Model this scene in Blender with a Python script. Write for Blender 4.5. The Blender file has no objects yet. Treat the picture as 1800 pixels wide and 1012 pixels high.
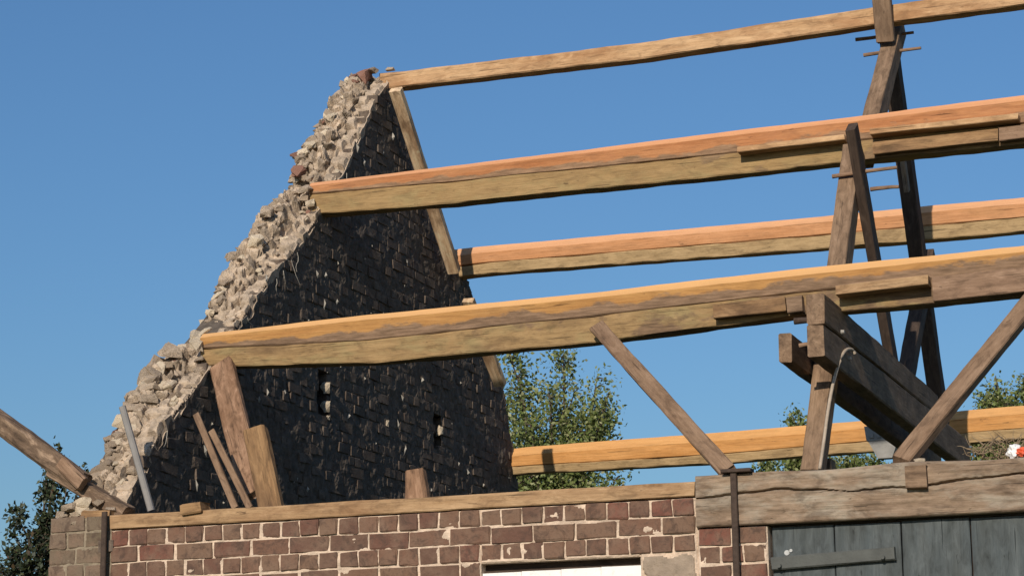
import bpy, bmesh, math, random
import numpy as np
from mathutils import Vector, Matrix, noise

S = bpy.context.scene
# ------------------------------------------------------------------ camera
F_PX, YAW, PITCH, ROLL = 4063.5, math.radians(21.01), math.radians(12.421), math.radians(-0.539)
CAM = Vector((6.285, -10.519, 1.6))
_f = Vector((-math.sin(YAW)*math.cos(PITCH), math.cos(YAW)*math.cos(PITCH), math.sin(PITCH)))
_r = Vector((math.cos(YAW), math.sin(YAW), 0)); _u = _r.cross(_f)
_c, _s = math.cos(ROLL), math.sin(ROLL)
CR, CU = _c*_r + _s*_u, -_s*_r + _c*_u
cd = bpy.data.cameras.new('camera'); cam = bpy.data.objects.new('camera', cd); S.collection.objects.link(cam)
cd.sensor_width = 36; cd.lens = F_PX/1800*36; cd.clip_start = .1; cd.clip_end = 2000
M = Matrix((CR, CU, -_f)).transposed().to_4x4(); M.translation = CAM; cam.matrix_world = M
S.camera = cam

# ------------------------------------------------------------------ sky, sun, exposure
SUN = Vector((0.04, -1.0, 0.47)).normalized()            # direction towards the sun
w = bpy.data.worlds.new('World'); S.world = w; w.use_nodes = True
nt = w.node_tree; bg = nt.nodes['Background']
sky = nt.nodes.new('ShaderNodeTexSky'); sky.sky_type = 'NISHITA'; sky.sun_disc = False
sky.sun_elevation = math.asin(SUN.z); sky.sun_rotation = math.atan2(SUN.x, SUN.y)
sky.air_density = 1.4; sky.dust_density = 1.0; sky.ozone_density = 9.3; sky.altitude = 0
nt.links.new(sky.outputs[0], bg.inputs[0]); bg.inputs[1].default_value = 0.098
ld = bpy.data.lights.new('sun', 'SUN'); ld.energy = 4.4; ld.angle = math.radians(.53); ld.color = (1, .90, .77)
sun = bpy.data.objects.new('sun', ld); S.collection.objects.link(sun)
sun.rotation_euler = (-SUN).to_track_quat('-Z', 'Y').to_euler(); sun.location = (0, -30, 20)
S.view_settings.view_transform = 'Standard'; S.view_settings.look = 'None'
S.view_settings.exposure = 0.0; S.view_settings.gamma = 1; S.view_settings.use_curve_mapping = False
S.render.engine = 'CYCLES'; S.cycles.use_denoising = True

# ------------------------------------------------------------------ helpers
C = S.collection
def at(u, v, x=None, y=None, z=None):
    """survey: where the sight line through a point of the photograph meets a real plane of the building"""
    d = CR*((u-900)/F_PX) + CU*(-(v-506)/F_PX) + _f
    if x is not None: t = (x-CAM.x)/d.x
    elif y is not None: t = (y-CAM.y)/d.y
    else: t = (z-CAM.z)/d.z
    return CAM + d*t

def tag(o, label, cat, group=None, kind=None):
    if label: o['label'] = label
    if cat: o['category'] = cat
    if group: o['group'] = group
    if kind: o['kind'] = kind
    return o

def link(name, me, mat=None, parent=None):
    o = bpy.data.objects.new(name, me); C.objects.link(o)
    if mat is not None and me is not None and not me.materials: me.materials.append(mat)
    if parent is not None: o.parent = parent
    return o

def empty(name, loc, label, cat, group=None):
    o = bpy.data.objects.new(name, None); C.objects.link(o); o.location = loc; o.empty_display_size = .1
    return tag(o, label, cat, group)

def put(o, parent):
    """parent o to an Empty that has only a location, keeping o where it is"""
    o.parent = parent; o.matrix_parent_inverse = Matrix.Translation(parent.location).inverted()
    return o

def sub(o, part):
    """make o a sub-part of a part, keeping it where it is"""
    bpy.context.view_layer.update(); w_ = o.matrix_world.copy()
    o.parent = part; o.matrix_parent_inverse = part.matrix_world.inverted(); o.matrix_basis = w_
    return o

def mesh(name, verts, faces, smooth=False):
    me = bpy.data.meshes.new(name); me.from_pydata([tuple(v) for v in verts], [], faces); me.update()
    if smooth: me.polygons.foreach_set('use_smooth', [True]*len(me.polygons))
    return me

def loft(name, rings, ages_lit=None, amp=0.0, seed=0, fine=.05, grad=0.0):
    """solid through a list of rings (lists of points), sides roughened by smooth noise"""
    n = len(rings[0]); verts = []; 
    L = (rings[-1][0]-rings[0][0]).length
    m = max(2, int(L/fine))
    R2 = []
    seglen = [0]
    for a, b in zip(rings, rings[1:]): seglen.append(seglen[-1]+(b[0]-a[0]).length)
    for i in range(m+1):
        s = seglen[-1]*i/m; k = 0
        while k < len(rings)-2 and s > seglen[k+1]: k += 1
        t = (s-seglen[k])/max(1e-6, seglen[k+1]-seglen[k])
        R2.append([rings[k][j].lerp(rings[k+1][j], t) for j in range(n)])
    for i, r in enumerate(R2):
        c = sum(r, Vector())/n
        for j, p in enumerate(r):
            q = Vector((p.x*2.2, p.y*9, p.z*9)) + Vector((seed*7.3, seed*3.1, j*5.7))
            d = (p-c); d.normalize()
            k = amp*(noise.noise(q)+.5*noise.noise(q*4.1))
            e = Vector()
            if i in (0, m): e = Vector((noise.noise(q*11+Vector((5, 5, 5)))*amp*2, 0, 0))
            verts.append(p + d*k + e)
    faces = []
    for i in range(m):
        for j in range(n):
            a, b = i*n+j, i*n+(j+1) % n
            faces.append((a, b, b+n, a+n))
    faces.append(tuple(range(n-1, -1, -1))); faces.append(tuple(m*n+j for j in range(n)))
    me = mesh(name, verts, faces)
    if ages_lit:
        at_ = me.attributes.new('age_lit', 'FLOAT', 'POINT')
        at_.data.foreach_set('value', [ages_lit[j]+(grad*i/m if ages_lit[j] > .04 else 0) for i in range(m+1) for j in range(n)])
    bm = bmesh.new(); bm.from_mesh(me); bmesh.ops.recalc_face_normals(bm, faces=bm.faces); bm.to_mesh(me); bm.free()
    return me

def prof(w, h, c):
    a, b = w/2, h/2
    return [(-a+c, -b), (a-c, -b), (a, -b+c), (a, b-c), (a-c, b), (-a+c, b), (-a, b-c), (-a, -b+c)]

def timber(name, p0, p1, w_, h, mat, parent=None, up=Vector((0, 0, 1)), c=.006, amp=.004, seed=0, w2=None, h2=None, bow=0.0, cut0=0.0, cut1=0.0):
    """a length of wood from p0 to p1: w_ across, h along 'up'; grain runs along its local X"""
    p0, p1 = Vector(p0), Vector(p1); L = (p1-p0).length
    X = (p1-p0).normalized(); Z = (up-X*up.dot(X)).normalized(); Y = Z.cross(X)
    w2 = w2 or w_; h2 = h2 or h
    rings = []
    K = 6
    for k in range(K+1):
        t = k/K; ww, hh = w_+(w2-w_)*t, h+(h2-h)*t
        sh = cut0 if k == 0 else cut1 if k == K else 0
        rings.append([Vector((L*t + sh*z, y, z+bow*math.sin(math.pi*t))) for y, z in prof(ww, hh, c)])
    me = loft(name, rings, amp=amp, seed=seed)
    o = link(name, me, mat)
    Mx = Matrix((X, Y, Z)).transposed().to_4x4(); Mx.translation = p0; o.matrix_world = Mx
    if parent is not None: put(o, parent)
    return o

# ------------------------------------------------------------------ materials
def nodes_of(name, rough=.85):
    m = bpy.data.materials.new(name); m.use_nodes = True
    N, Lk = m.node_tree.nodes, m.node_tree.links
    b = N['Principled BSDF']; b.inputs['Roughness'].default_value = rough
    b.inputs['Specular IOR Level'].default_value = .25
    return m, N, Lk, b

def mixc(N, L, fac, a, b, mode='MIX'):
    n = N.new('ShaderNodeMix'); n.data_type = 'RGBA'; n.blend_type = mode
    for s, v in ((n.inputs[0], fac), (n.inputs[6], a), (n.inputs[7], b)):
        if hasattr(v, 'is_output'): L.new(v, s)
        elif isinstance(v, (int, float)): s.default_value = v
        else: s.default_value = (*v[:3], 1)
    return n.outputs[2]

def ramp(N, L, src, stops):
    r = N.new('ShaderNodeValToRGB'); L.new(src, r.inputs[0])
    e = r.color_ramp.elements
    while len(e) < len(stops): e.new(.5)
    for el, (p, c) in zip(e, stops):
        el.position = p; el.color = (c, c, c, 1) if isinstance(c, (int, float)) else (*c, 1)
    return r.outputs[0]

def ntex(N, L, vec, scale, detail=5, rough=.6, dist=0):
    n = N.new('ShaderNodeTexNoise'); n.inputs['Scale'].default_value = scale; n.inputs['Detail'].default_value = detail
    n.inputs['Roughness'].default_value = rough; n.inputs['Distortion'].default_value = dist
    if vec is not None: L.new(vec, n.inputs['Vector'])
    return n.outputs[0]

def coords(N, L, scale=(1, 1, 1), rnd=True):
    tc = N.new('ShaderNodeTexCoord'); mp = N.new('ShaderNodeMapping'); mp.inputs['Scale'].default_value = scale
    v = tc.outputs['Object']
    if rnd:
        oi = N.new('ShaderNodeObjectInfo'); ml = N.new('ShaderNodeVectorMath'); ml.operation = 'SCALE'
        cb = N.new('ShaderNodeCombineXYZ')
        for i in range(3): L.new(oi.outputs['Random'], cb.inputs[i])
        L.new(cb.outputs[0], ml.inputs[0]); ml.inputs['Scale'].default_value = 37.0
        ad = N.new('ShaderNodeVectorMath'); ad.operation = 'ADD'; L.new(v, ad.inputs[0]); L.new(ml.outputs[0], ad.inputs[1]); v = ad.outputs[0]
    L.new(v, mp.inputs['Vector']); return mp.outputs[0]

def bump(N, L, b, h, strength, dist=.004, prev=None):
    n = N.new('ShaderNodeBump'); n.inputs['Strength'].default_value = strength; n.inputs['Distance'].default_value = dist
    L.new(h, n.inputs['Height']); L.new(n.outputs[0], b.inputs['Normal'])

def wood(name, light, dark, stain, stain_at=.55, stain_soft=.15, weather=None, grain=22, rough=.85, patch=None, patch_at=.6, blotch=.7):
    m, N, L, b = nodes_of(name, rough)
    g = ntex(N, L, coords(N, L, (1.3, grain, grain)), 1.6, 6, .65, .4)
    g2 = ntex(N, L, coords(N, L, (3, grain*5, grain*5)), 1.5, 3, .7)
    big = ntex(N, L, coords(N, L, (1, 3.5, 3.5)), 2.2, 6, .62)
    spot = ntex(N, L, coords(N, L, (2.2, 7, 7)), 5.0, 5, .6, .6)
    col = mixc(N, L, ramp(N, L, g, [(.32, 0), (.68, 1)]), dark, light)
    col = mixc(N, L, ramp(N, L, g2, [(.45, 0), (.62, .35)]), col, tuple(c*.6 for c in dark))
    if patch: col = mixc(N, L, ramp(N, L, ntex(N, L, coords(N, L, (1.1, 3, 3)), 3.3, 6, .6), [(patch_at-.07, 0), (patch_at+.07, .85)]), col, patch)
    col = mixc(N, L, ramp(N, L, big, [(stain_at-stain_soft, 0), (stain_at+stain_soft, .8)]), col, stain)
    col = mixc(N, L, ramp(N, L, spot, [(.66, 0), (.72, .75)]), col, tuple(c*.35 for c in stain))
    bl = ntex(N, L, coords(N, L, (3.2, 9, 9)), 2.4, 7, .68, .5)
    col = mixc(N, L, ramp(N, L, bl, [(.36, .75*blotch), (.5, 0)]), col, tuple(c*.42 for c in stain))
    col = mixc(N, L, ramp(N, L, bl, [(.54, 0), (.68, .6*blotch)]), col, tuple(min(.8, c*1.28+.015) for c in light))
    ck = ntex(N, L, coords(N, L, (.9, 34, 34)), 2.6, 3, .5, .3)
    col = mixc(N, L, ramp(N, L, ck, [(.665, 0), (.70, .8)]), col, tuple(c*.22 for c in dark))
    if weather:
        a = N.new('ShaderNodeAttribute'); a.attribute_name = 'age_lit'
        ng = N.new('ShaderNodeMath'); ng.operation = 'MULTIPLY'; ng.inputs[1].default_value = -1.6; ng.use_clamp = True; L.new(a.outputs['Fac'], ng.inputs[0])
        col = mixc(N, L, ng.outputs[0], col, tuple(min(.8, c*1.45+.05) for c in light))  # negative values paint sunlit brightness onto the chamfer; positive ones are weathering
        ad = N.new('ShaderNodeMath'); ad.operation = 'ADD'; L.new(a.outputs['Fac'], ad.inputs[0])
        sc = N.new('ShaderNodeMath'); sc.operation = 'MULTIPLY_ADD'; sc.inputs[1].default_value = 1.5; sc.inputs[2].default_value = -.75
        L.new(ntex(N, L, coords(N, L, (2.2, 5, 5)), 2.0, 5, .6), sc.inputs[0]); L.new(sc.outputs[0], ad.inputs[1])
        wcol = mixc(N, L, ramp(N, L, ntex(N, L, coords(N, L, (2.5, 20, 20)), 3, 5, .7), [(.35, 0), (.65, 1)]), weather, tuple(c*.42 for c in weather))
        col = mixc(N, L, ramp(N, L, ad.outputs[0], [(.42, 0), (.56, .92)]), col, wcol)
    L.new(col, b.inputs['Base Color'])
    mm = N.new('ShaderNodeMath'); mm.operation = 'ADD'; L.new(g, mm.inputs[0]); L.new(g2, mm.inputs[1])
    bump(N, L, b, mm.outputs[0], .55, .006)
    return m

W_FLTOP = wood('new_yellow_timber', (.44, .235, .080), (.35, .165, .050), (.33, .17, .065), .62, .1, weather=(.255, .165, .105), grain=16, blotch=.3)
W_FUTOP = wood('new_orange_timber', (.46, .215, .092), (.36, .14, .052), (.34, .15, .07), .62, .1, weather=(.33, .205, .12), grain=16, blotch=.3)
W_BU = wood('clean_orange_timber', (.54, .27, .128), (.43, .19, .075), (.42, .21, .09), .66, .08, weather=(.4, .25, .14), grain=13, blotch=.3)
W_BL = wood('clean_yellow_timber', (.56, .285, .100), (.45, .20, .055), (.42, .21, .08), .66, .08, weather=(.4, .25, .14), grain=13, blotch=.3)
W_LOW = wood('aged_yellow_timber', (.345, .225, .105), (.275, .172, .076), (.15, .09, .045), .57, .12, weather=(.215, .135, .08), grain=12, patch=(.275, .205, .095), patch_at=.56, blotch=.6)
W_LOWU = wood('aged_green_timber', (.355, .232, .106), (.30, .188, .080), (.22, .135, .062), .62, .10, weather=(.27, .175, .098), grain=12, patch=(.29, .208, .094), patch_at=.56, blotch=.45)
W_LOWB = wood('pale_under_timber', (.42, .29, .15), (.35, .235, .115), (.30, .19, .09), .66, .1, grain=12)
W_RIDGE = wood('ridge_timber', (.56, .365, .20), (.42, .245, .12), (.32, .165, .075), .57, .1, grain=14, blotch=.6)
W_PLATE = wood('plate_timber', (.43, .282, .155), (.33, .20, .10), (.235, .128, .062), .58, .12, grain=14)
W_OLD = wood('grey_brown_oak', (.285, .188, .118), (.19, .12, .072), (.125, .078, .048), .55, .15, grain=26)
W_DARK = wood('dark_shaded_oak', (.095, .064, .045), (.062, .041, .03), (.04, .027, .02), .55, .15, grain=26)  # dark tone puts the shade on the truss braces into the colour
W_BEAM = wood('weathered_lintel_oak', (.30, .215, .145), (.215, .147, .095), (.14, .09, .058), .57, .14, grain=24, patch=(.32, .27, .205), patch_at=.54, blotch=.7)
W_PINK = wood('pinkish_board', (.34, .205, .125), (.23, .13, .075), (.16, .085, .045), .53, .14, grain=20, blotch=1.0)
W_STUMP = wood('orange_stub_timber', (.34, .205, .098), (.235, .13, .06), (.13, .075, .04), .54, .12, grain=14)
W_STRUT = wood('brown_strut_timber', (.27, .175, .11), (.20, .123, .072), (.15, .088, .052), .6, .12, grain=20)
W_PALE = wood('pale_rafter', (.78, .58, .38), (.62, .42, .24), (.26, .145, .075), .54, .08, grain=18)
W_LOG = wood('barky_beam', (.36, .25, .165), (.19, .12, .075), (.10, .065, .042), .49, .12, grain=14, blotch=1.0)
W_END = wood('brown_end_wood', (.31, .20, .13), (.225, .138, .085), (.16, .092, .055), .58, .12, grain=18)  # plain mid-brown wood for side timbers, pegs and the split block

def plain(name, col, var=.25, rough=.9, scale=14, bmp=.5, col2=None, metal=0, rnd_amt=0):
    m, N, L, b = nodes_of(name, rough); b.inputs['Metallic'].default_value = metal
    v = coords(N, L)
    n = ntex(N, L, v, scale, 6, .65)
    c = mixc(N, L, ramp(N, L, n, [(.3, 0), (.7, 1)]), tuple(x*(1-var) for x in col), col2 or tuple(min(1, x*(1+var)) for x in col))
    n2 = ntex(N, L, v, scale*4, 4, .7)
    c = mixc(N, L, ramp(N, L, n2, [(.55, 0), (.75, .5)]), c, tuple(x*.5 for x in col))
    if rnd_amt:
        oi = N.new('ShaderNodeObjectInfo'); hs = N.new('ShaderNodeHueSaturation')
        mr = N.new('ShaderNodeMapRange'); mr.inputs['To Min'].default_value = 1-rnd_amt; mr.inputs['To Max'].default_value = 1+rnd_amt
        L.new(oi.outputs['Random'], mr.inputs['Value']); L.new(mr.outputs[0], hs.inputs['Value']); L.new(c, hs.inputs['Color']); c = hs.outputs[0]
    L.new(c, b.inputs['Base Color']); 
    if bmp: bump(N, L, b, n2, bmp, .008)
    return m

W_DOOR = wood('worn_blue_grey_paint', (.098, .110, .110), (.066, .079, .082), (.055, .060, .056), .56, .14, grain=12, blotch=.6)

def brick_mat(name, ramp_stops, bmp=.6):
    m, N, L, b = nodes_of(name, .92)
    oi = N.new('ShaderNodeObjectInfo'); r = N.new('ShaderNodeValToRGB'); L.new(oi.outputs['Random'], r.inputs[0])
    e = r.color_ramp.elements; r.color_ramp.interpolation = 'LINEAR'
    while len(e) < len(ramp_stops): e.new(.5)
    for el, (p, c) in zip(e, ramp_stops): el.position = p; el.color = (*c, 1)
    v = coords(N, L)
    n = ntex(N, L, v, 9, 6, .65); n2 = ntex(N, L, v, 60, 4, .7)
    c = mixc(N, L, ramp(N, L, n, [(.42, 0), (.66, .75)]), r.outputs[0], (.185, .120, .082))
    n3 = ntex(N, L, v, 17, 6, .7, .6)
    c = mixc(N, L, ramp(N, L, n3, [(.36, .7), (.5, 0)]), c, (.062, .040, .030))
    c = mixc(N, L, ramp(N, L, n2, [(.52, 0), (.72, .5)]), c, (.075, .048, .034))
    L.new(c, b.inputs['Base Color'])
    mm = N.new('ShaderNodeMath'); mm.operation = 'ADD'; L.new(n, mm.inputs[0]); L.new(n2, mm.inputs[1])
    bump(N, L, b, mm.outputs[0], bmp, .006)
    return m
M_BRICK = brick_mat('brown_brick', [(0, (.160, .096, .062)), (.35, (.160, .086, .056)), (.6, (.116, .066, .046)), (.88, (.130, .064, .044)), (1, (.18, .064, .044))])
M_BRICKMOSS = brick_mat('mossy_brick', [(0, (.15, .115, .075)), (.5, (.17, .12, .085)), (1, (.12, .095, .06))])
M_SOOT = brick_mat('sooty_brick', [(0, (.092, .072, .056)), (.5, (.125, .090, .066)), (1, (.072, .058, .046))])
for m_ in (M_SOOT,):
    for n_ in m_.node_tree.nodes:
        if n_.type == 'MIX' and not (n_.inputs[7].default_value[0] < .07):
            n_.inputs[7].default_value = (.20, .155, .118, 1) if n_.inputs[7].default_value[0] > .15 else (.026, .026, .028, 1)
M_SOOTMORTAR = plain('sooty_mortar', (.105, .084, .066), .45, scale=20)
M_MORTAR = plain('cream_mortar', (.56, .43, .32), .3, scale=18, bmp=.8)
M_MORTARMOSS = plain('mossy_mortar', (.25, .20, .14), .3, scale=20, bmp=.8)
M_RUBBLE = plain('rubble_mortar', (.455, .355, .258), .48, scale=13, bmp=1.0, rnd_amt=.18)
M_STONE = plain('rubble_stone', (.36, .275, .195), .32, scale=13, bmp=.9, rnd_amt=.25)
M_PALESTONE = plain('pale_stone', (.66, .54, .39), .2, scale=13, bmp=.9, rnd_amt=.15)
M_REDBRICK = plain('broken_red_brick', (.26, .135, .095), .25, scale=20, bmp=.8, rnd_amt=.2)
M_IRON = plain('rusty_iron', (.055, .036, .026), .35, .75, 40, .4)
M_PATCH = plain('cement_patch', (.30, .232, .17), .22, scale=16, bmp=.9)
M_DOOR = plain('grey_blue_paint', (.066, .080, .083), .3, .75, 6, .4, col2=(.105, .112, .108))
M_DOORRAIL = plain('grey_paint_rail', (.085, .088, .08), .2, .8, 12, .4)
M_WHITE = plain('white_paint', (.78, .75, .70), .06, .6, 8, .2)
M_GREYPIPE = plain('grey_plastic', (.23, .215, .20), .12, .55, 12, .1)
M_GREYSTEEL = plain('grey_zinc', (.30, .29, .27), .2, .6, 12, .3)
M_BARK = plain('bark', (.09, .07, .05), .3, .95, 20, 1)
M_ROPE = plain('pale_cable', (.36, .29, .22), .2, .7, 30, .3)
M_TWIG = plain('dry_twigs', (.22, .16, .10), .3, .9, 30, .3)
M_BAG = plain('white_bag', (.75, .73, .70), .08, .5, 8, .2)
M_RED = plain('red_print', (.65, .10, .04), .1, .5, 8, .2)
M_GROUND = plain('rough_ground', (.16, .13, .08), .35, .95, 1.3, .8, col2=(.10, .13, .045))

def leaf_mat(name, stops, trans=.25, rough=.55):
    m, N, L, b = nodes_of(name, rough); b.inputs['Specular IOR Level'].default_value = .4
    g = N.new('ShaderNodeNewGeometry')
    r = N.new('ShaderNodeValToRGB'); L.new(g.outputs['Random Per Island'], r.inputs[0])
    e = r.color_ramp.elements
    while len(e) < len(stops): e.new(.5)
    for el, (p, c) in zip(e, stops): el.position = p; el.color = (*c, 1)
    L.new(r.outputs[0], b.inputs['Base Color'])
    t = N.new('ShaderNodeBsdfTranslucent'); L.new(r.outputs[0], t.inputs[0]); mx = N.new('ShaderNodeMixShader'); mx.inputs[0].default_value = trans
    L.new(b.outputs[0], mx.inputs[1]); L.new(t.outputs[0], mx.inputs[2]); L.new(mx.outputs[0], N['Material Output'].inputs[0])
    return m
M_LEAF = leaf_mat('tree_leaves', [(0, (.085, .115, .03)), (.35, (.15, .19, .05)), (.75, (.215, .235, .075)), (1, (.32, .32, .17))])
M_LEAFD = leaf_mat('dark_leaves', [(0, (.016, .024, .012)), (.6, (.032, .044, .020)), (.93, (.075, .09, .035)), (1, (.10, .05, .03))], .1)

# ------------------------------------------------------------------ ground
g = link('ground', mesh('ground', [(-300, -300, 0), (300, -300, 0), (300, 600, 0), (-300, 600, 0)], [(0, 1, 2, 3)]), M_GROUND); g['kind'] = 'structure'

# ------------------------------------------------------------------ bricks
rng = random.Random(4)
def brick_mesh(name, l, h, d, seed, bev=.0045, jit=.0042):
    """rough brick, front face at y=0, centre of the front face at the origin"""
    r = random.Random(seed); bm = bmesh.new()
    bmesh.ops.create_cube(bm, size=1)
    for v in bm.verts: v.co = Vector((v.co.x*l, (v.co.y+.5)*d, v.co.z*h))
    bmesh.ops.bevel(bm, geom=list(bm.edges), offset=bev, segments=1, affect='EDGES', profile=.6)
    for v in bm.verts: v.co += Vector((r.uniform(-jit, jit), r.uniform(-jit*.6, jit*.6), r.uniform(-jit, jit)))
    me = bpy.data.meshes.new(name); bm.to_mesh(me); bm.free(); return me

CH, HD, ST = .0858, .1095, .219          # course, header and stretcher pitch
def brick_set(mat, key):
    d = {}
    for kind, l in (('h', HD-.0085), ('s', ST-.009), ('q', HD*.72)):
        d[kind] = []
        for i in range(7):
            me = brick_mesh('brick_'+key+kind+str(i), l, CH-.0085, .09, 100+i*13+hash(kind) % 1 + ord(kind)); me.materials.append(mat); d[kind].append(me)
    return d
BR = brick_set(M_BRICK, 'wall'); BM = brick_set(M_BRICKMOSS, 'moss'); BS = brick_set(M_SOOT, 'soot')

wall = empty('brick_wall', (1.5, 0, 0), 'brown brick wall with cream joints under the timber wall plate', 'brick wall')
OPEN = (2.066, 2.886, 2.722)                # window opening x0, x1, head height
def lay(x0, x1, ztop, zbot, first, bset, parent, skip=None, zvis=2.56):
    """courses of English bond; returns boxes of the courses below view"""
    low = []; z = ztop; row = first
    while z > zbot:
        kind = 'h' if row % 2 == 0 else 's'; p = HD if kind == 'h' else ST
        x = x0 - (0 if kind == 'h' else rng.choice((HD*.5, HD*.5, 0)))
        while x < x1-.02:
            a, b = max(x, x0), min(x+p, x1)
            if z-CH/2 < OPEN[2] and a < OPEN[0] < b: b = OPEN[0]
            cx, cz, l = (a+b)/2, z-CH/2, b-a
            x += p
            if l < .04 or (skip and skip(cx, cz)): continue
            if z > zvis:
                o = link('brick', rng.choice(bset[kind]), None, None)
                o.location = (cx+rng.uniform(-.002, .002), rng.uniform(-.005, .004), cz+rng.uniform(-.0025, .0025))
                full = HD if kind == 'h' else ST
                o.rotation_euler = (rng.uniform(-.03, .03), rng.uniform(-.012, .012), rng.uniform(-.02, .02))
                o.scale = (max(.3, (l-.0085)/(full-.0085))*rng.uniform(.96, 1.02), 1, rng.uniform(.95, 1.04)); put(o, parent)
            else: low.append((cx, cz, l-.012))
        z -= CH; row += 1
    return low
def sk(cx, cz): return OPEN[0] < cx < OPEN[1] and cz < OPEN[2] and cz > .9
def sk_patch(cx, cz): return sk(cx, cz) or (2.886 < cx < 3.17 and 2.44 < cz < 2.73)
low = lay(-.015, 3.17, 2.984, .0, 0, BR, wall, sk_patch)
low += lay(3.175, 3.512, 2.834, .0, 1, BR, wall)
low += lay(-.39, -.02, 3.07, .0, 1, BM, wall)
V, Fc = [], []
for cx, cz, l in low:
    i = len(V); h = (CH-.012)/2; y0 = rng.uniform(-.004, .004)
    for sx in (-1, 1):
        for y in (y0, .06):
            for sz in (-1, 1): V.append((cx+sx*l/2, y, cz+sz*h))
    Fc += [(i, i+1, i+3, i+2), (i+4, i+6, i+7, i+5), (i, i+4, i+5, i+1), (i+2, i+3, i+7, i+6), (i+1, i+5, i+7, i+3), (i, i+2, i+6, i+4)]
o = put(link('lower_brickwork', mesh('lower_brickwork', V, Fc), M_BRICK), wall); o['kind'] = 'stuff'

def mortar_sheet(name, x0, x1, z0, z1, step, mat, depth=.24, mean=.0065, amp=.0062, skip=None, seed=0):
    """mortar body: rough front sheet standing just behind the brick faces, flat sides and back"""
    nx, nz = max(1, int((x1-x0)/step)), max(1, int((z1-z0)/step)); V, Fc = [], []
    for j in range(nz+1):
        for i in range(nx+1):
            x, z = x0+(x1-x0)*i/nx, z0+(z1-z0)*j/nz
            q = Vector((x*9+seed, z*11, seed*2.3))
            d = mean - amp*(noise.noise(q)*.8 + .6*noise.noise(q*3.3) + .35*noise.noise(q*9))
            if i in (0, nx) or j in (0, nz): d = .012
            V.append((x, d, z))
    for j in range(nz):
        for i in range(nx): a = j*(nx+1)+i; Fc.append((a, a+1, a+nx+2, a+nx+1))
    n = len(V); V += [(x0, .012, z0), (x1, .012, z0), (x1, .012, z1), (x0, .012, z1), (x0, depth, z0), (x1, depth, z0), (x1, depth, z1), (x0, depth, z1)]
    Fc += [(n+4, n+7, n+6, n+5), (n, n+3, n+7, n+4), (n+1, n+5, n+6, n+2), (n+3, n+2, n+6, n+7), (n, n+4, n+5, n+1)]
    return put(link(name, mesh(name, V, Fc), mat), wall)
mortar_sheet('mortar', -.012, OPEN[0], 2.5, 2.983, .0075, M_MORTAR, seed=1)
mortar_sheet('mortar', OPEN[0], OPEN[1], OPEN[2]-.004, 2.983, .0075, M_MORTAR, seed=2)
mortar_sheet('mortar', OPEN[1], 3.17, 2.5, 2.983, .0075, M_MORTAR, seed=3)
mortar_sheet('mortar', 3.17, 3.512, 2.5, 2.833, .0075, M_MORTAR, seed=4)
mortar_sheet('mortar', -.388, -.012, 2.5, 3.065, .009, M_MORTARMOSS, seed=5)
for a, b in ((-.388, OPEN[0]), (OPEN[1], 3.512)): mortar_sheet('mortar', a, b, 0, 2.5, .5, M_MORTAR)
mortar_sheet('mortar', OPEN[0], OPEN[1], 0, .9, .5, M_MORTAR)
# cement patch beside the opening
V, Fc = [], []; nx, nz = 44, 44
for j in range(nz+1):
    for i in range(nx+1):
        x, z = 2.880+.30*i/nx, 2.44+.30*j/nz
        e = min(i, nx-i, (nz-j))/nx
        edge = .016*noise.noise(Vector((x*14, z*14, 3)))
        d = -.005+.006*noise.noise(Vector((x*12, z*12, 1)))+.004*noise.noise(Vector((x*40, z*40, 1))) + (.03 if e < .09+edge*5 else 0)
        V.append((x, d, z))
for j in range(nz):
    for i in range(nx): a = j*(nx+1)+i; Fc.append((a, a+1, a+nx+2, a+nx+1))
o = put(link('cement_patch', mesh('cement_patch', V, Fc, True), M_PATCH), wall); o['label'] = 'grey cement patch beside the opening'
# timber head over the opening
timber('opening_lintel', (OPEN[0]-.0, .155, 2.70), (OPEN[1], .155, 2.70), .16, .08, W_DARK, wall, seed=3)
# far jamb beyond the door (outside the picture)
j2 = empty('brick_pier', (5.6, 0, 0), 'brick pier carrying the far end of the weathered lintel beam', 'pier')
V, Fc = [], []
for r_ in range(33):
    for k in range(4):
        cx, cz, l, h, i = 5.42+k*.11, 2.80-r_*CH, .098, .037, len(V)
        for sx in (-1, 1):
            for y in (rng.uniform(-.004, .004), .06):
                for sz in (-1, 1): V.append((cx+sx*l/2, y, cz+sz*h))
        Fc += [(i, i+1, i+3, i+2), (i+4, i+6, i+7, i+5), (i, i+4, i+5, i+1), (i+2, i+3, i+7, i+6), (i+1, i+5, i+7, i+3), (i, i+2, i+6, i+4)]
put(link('brickwork', mesh('brickwork', V, Fc), M_BRICK), j2)['kind'] = 'stuff'
V = [(x, y, z) for x in (5.37, 5.80) for y in (.01, .24) for z in (0, 2.836)]
put(link('mortar', mesh('mortar', V, [(0, 1, 3, 2), (4, 6, 7, 5), (0, 4, 5, 1), (2, 3, 7, 6), (1, 5, 7, 3), (0, 2, 6, 4)]), M_MORTAR), j2)

# white shutter in the opening
sh = empty('shutter', (2.15, .07, .9), 'white painted boarded shutter in the opening under the brick wall', 'shutter')
for k in range(4):
    x0 = OPEN[0]+.004+k*.2048
    timber('plank', (x0+.1, .033, .92), (x0+.1, .033, 2.672+.002*k), .2045, .025, M_WHITE, sh, up=Vector((0, 1, 0)), c=.003, amp=.001, seed=k)
timber('added_gap_board', ((OPEN[0]+OPEN[1])/2, .058, .92), ((OPEN[0]+OPEN[1])/2, .058, 2.68), OPEN[1]-OPEN[0], .02, W_DARK, sh, up=Vector((0, 1, 0)), c=.002, amp=0)  # added board, blocks sky light so the shutter gaps stay dark
for z in (1.2, 2.45): timber('rail', (OPEN[0]+.06, .155, z), (OPEN[1]-.06, .155, z), .04, .12, M_WHITE, sh, c=.003, amp=.001)

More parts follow.
